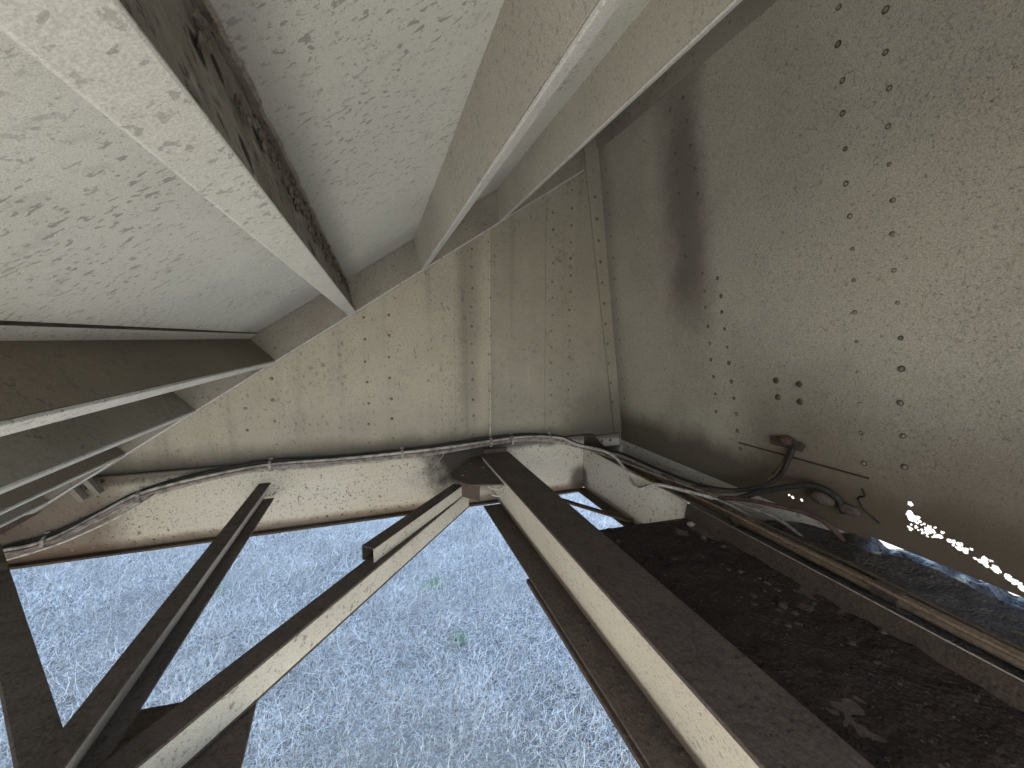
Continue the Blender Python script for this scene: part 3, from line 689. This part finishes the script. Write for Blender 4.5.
# clips
def clip(x, z, lb):
    o = thing('cable_clip', (x, 1.975, z), lb, 'clip', 'clips holding the cable bundle')
    m = MB()
    pts = [(x, 1.978, z + .024), (x, 1.955, z + .025), (x, 1.940, z + .016), (x, 1.938, z - .006), (x, 1.948, z - .020), (x, 1.978, z - .022)]
    for a, b in zip(pts[:-1], pts[1:]):
        v = [(a[0] - .006, a[1], a[2]), (a[0] + .006, a[1], a[2]), (b[0] + .006, b[1], b[2]), (b[0] - .006, b[1], b[2])]
        m.add(v + [(p[0], p[1] + .003, p[2] + .001) for p in v], [(0, 1, 2, 3), (7, 6, 5, 4), (0, 4, 5, 1), (1, 5, 6, 2), (2, 6, 7, 3), (3, 7, 4, 0)])
    m.build('strap', M['clip'], o)
    m = MB(); m.box(x - .008, x + .008, 1.972, 1.979, z + .022, z + .036); m.build('tab', M['clip'], o, bevel=.001)
for x, z, lb in [(-1.235, -.782, 'cable clip nearest the left end of the bundle'), (-.93, -.640, 'cable clip at the bend of the bundle left of the thin brace'), (-.461, -.562, 'cable clip right above the top of the thin left brace'),
                 (.10, -.562, 'cable clip left of the dark gusset plate'), (.545, -.540, 'cable clip above the end of the big I beam'), (.66, -.538, 'cable clip just right of the big I beam end'), (.88, -.548, 'cable clip nearest the right corner')]: clip(x, z, lb)

# ------------------------------------------------------------------ left corner lugs
for x, z, lb in [(-1.125, -.592, 'left one of the two small slanted lug plates at the left end of the wall'), (-1.075, -.572, 'right one of the two small slanted lug plates at the left end of the wall')]:
    o = thing('lug_plate', (x, 1.97, z), lb, 'plate', 'lug plates at the left end of the wall')
    m = MB(); m.prism([(x - .030, z + .030), (x + .012, z - .042), (x + .026, z - .034), (x - .014, z + .040)], 1.945, 1.980); m.build('plate', M['ribgrey'], o, bevel=.001)
    m = MB(); m.tube([(x + .022, 1.976, z + .006), (x + .022, 1.960, z + .006)], .008, 6, smoothn=0); m.build('bolt', M['rod'], o)
m = MB(); m.prism([(-1.50, -.80), (-1.30, -.70), (-1.20, -.640), (-1.50, -.715)], 1.90, 1.912)
tag(m.build('corner_gusset', M['grimebrown'], None, bevel=.002), 'dark rusty triangular plate in the far left corner under the lowest rib', 'plate')

# ------------------------------------------------------------------ fitting, rod and hoses on the right wall
jb = thing('wall_fitting', (rwx(-.35), .965, -.375), 'rusty dark pipe fitting fixed to the right wall with hoses leading down from it', 'fitting')
def lump(m, c, r, sx=1, sy=1, sz=1, sd_=0):
    b = bmesh.new(); bmesh.ops.create_icosphere(b, subdivisions=3, radius=1)
    vv = [(c[0] + v.co.x * r * sx * (1 + .2 * noise.noise(v.co * 2 + Vector((sd_, 0, 0)))), c[1] + v.co.y * r * sy * (1 + .25 * noise.noise(v.co * 2.5 + Vector((0, sd_, 0)))), c[2] + v.co.z * r * sz) for v in b.verts]
    m.add(vv, [tuple(v.index for v in f.verts) for f in b.faces]); b.free()
m = MB(); m.box(rwx(-.36) - .014, rwx(-.36) - .002, .915, 1.025, -.375, -.345); m.build('base_plate', M['rod'], jb, bevel=.003)
m = MB(); lump(m, (rwx(-.34) - .016, .962, -.345), .024, .8, 1.1, .7, 1); lump(m, (rwx(-.34) - .012, 1.005, -.350), .014, .8, 1.3, .7, 2); m.build('valve_body', M['grimebrown'], jb, smooth=True)
m = MB(); m.tube([(rwx(-.34) - .02, .935, -.345), (rwx(-.34) - .02, .900, -.352)], .008, 8, smoothn=0); m.build('spigot', M['rod'], jb)
m = MB(); m.tube([(rwx(-.37) - .01, .952, -.372), (1.30, .955, -.42), (1.28, .985, -.485), (1.26, 1.05, -.545), (1.22, 1.14, -.580), (1.19, 1.25, -.600)], .0085, 9)
tag(m.build('hose', M['grimebrown'], None, smooth=True), 'thick dark brown hose curving down from the wall fitting to the pipe', 'hose')
m = MB(); m.tube([(1.20, 1.12, -.600), (1.22, 1.05, -.575), (1.25, .93, -.558), (1.28, .83, -.555), (1.31, .77, -.60), (1.32, .74, -.67)], .0075, 9)
tag(m.build('hose', M['cablered'], None, smooth=True), 'dull red hose lying past the lit holes at the right', 'hose')
m = MB(); m.tube([(1.23, 1.07, -.585), (1.26, .99, -.530), (1.30, .87, -.470), (1.32, .80, -.485), (1.33, .78, -.53)], .010, 8)
tag(m.build('hose', M['cableblack'], None, smooth=True), 'black hose loop below the wall fitting', 'hose')
m = MB(); lump(m, (1.32, .84, -.505), .028, .7, 1.3, .8, 5); lump(m, (1.325, .765, -.512), .020, .7, 1.5, .8, 6)
tag(m.build('rust_clod', M['grime'], None, smooth=True), 'dark crusted clod against the foot of the right wall below the fitting', 'clod')
m = MB(); m.tube([(1.333, 1.165, -.408), (1.332, .95, -.405), (1.333, .728, -.403)], .003, 6)
tag(m.build('rod', M['rod'], None, smooth=True), 'thin dark rod fixed along the right wall behind the fitting', 'rod')
m = MB(); m.tube([(1.338, .745, -.44), (1.341, .738, -.46), (1.344, .755, -.475), (1.347, .742, -.50), (1.349, .722, -.515), (1.352, .70, -.53)], .0028, 6)
tag(m.build('wire', M['cableblack'], None, smooth=True), 'short crooked black wire stuck to the lower right wall', 'wire')
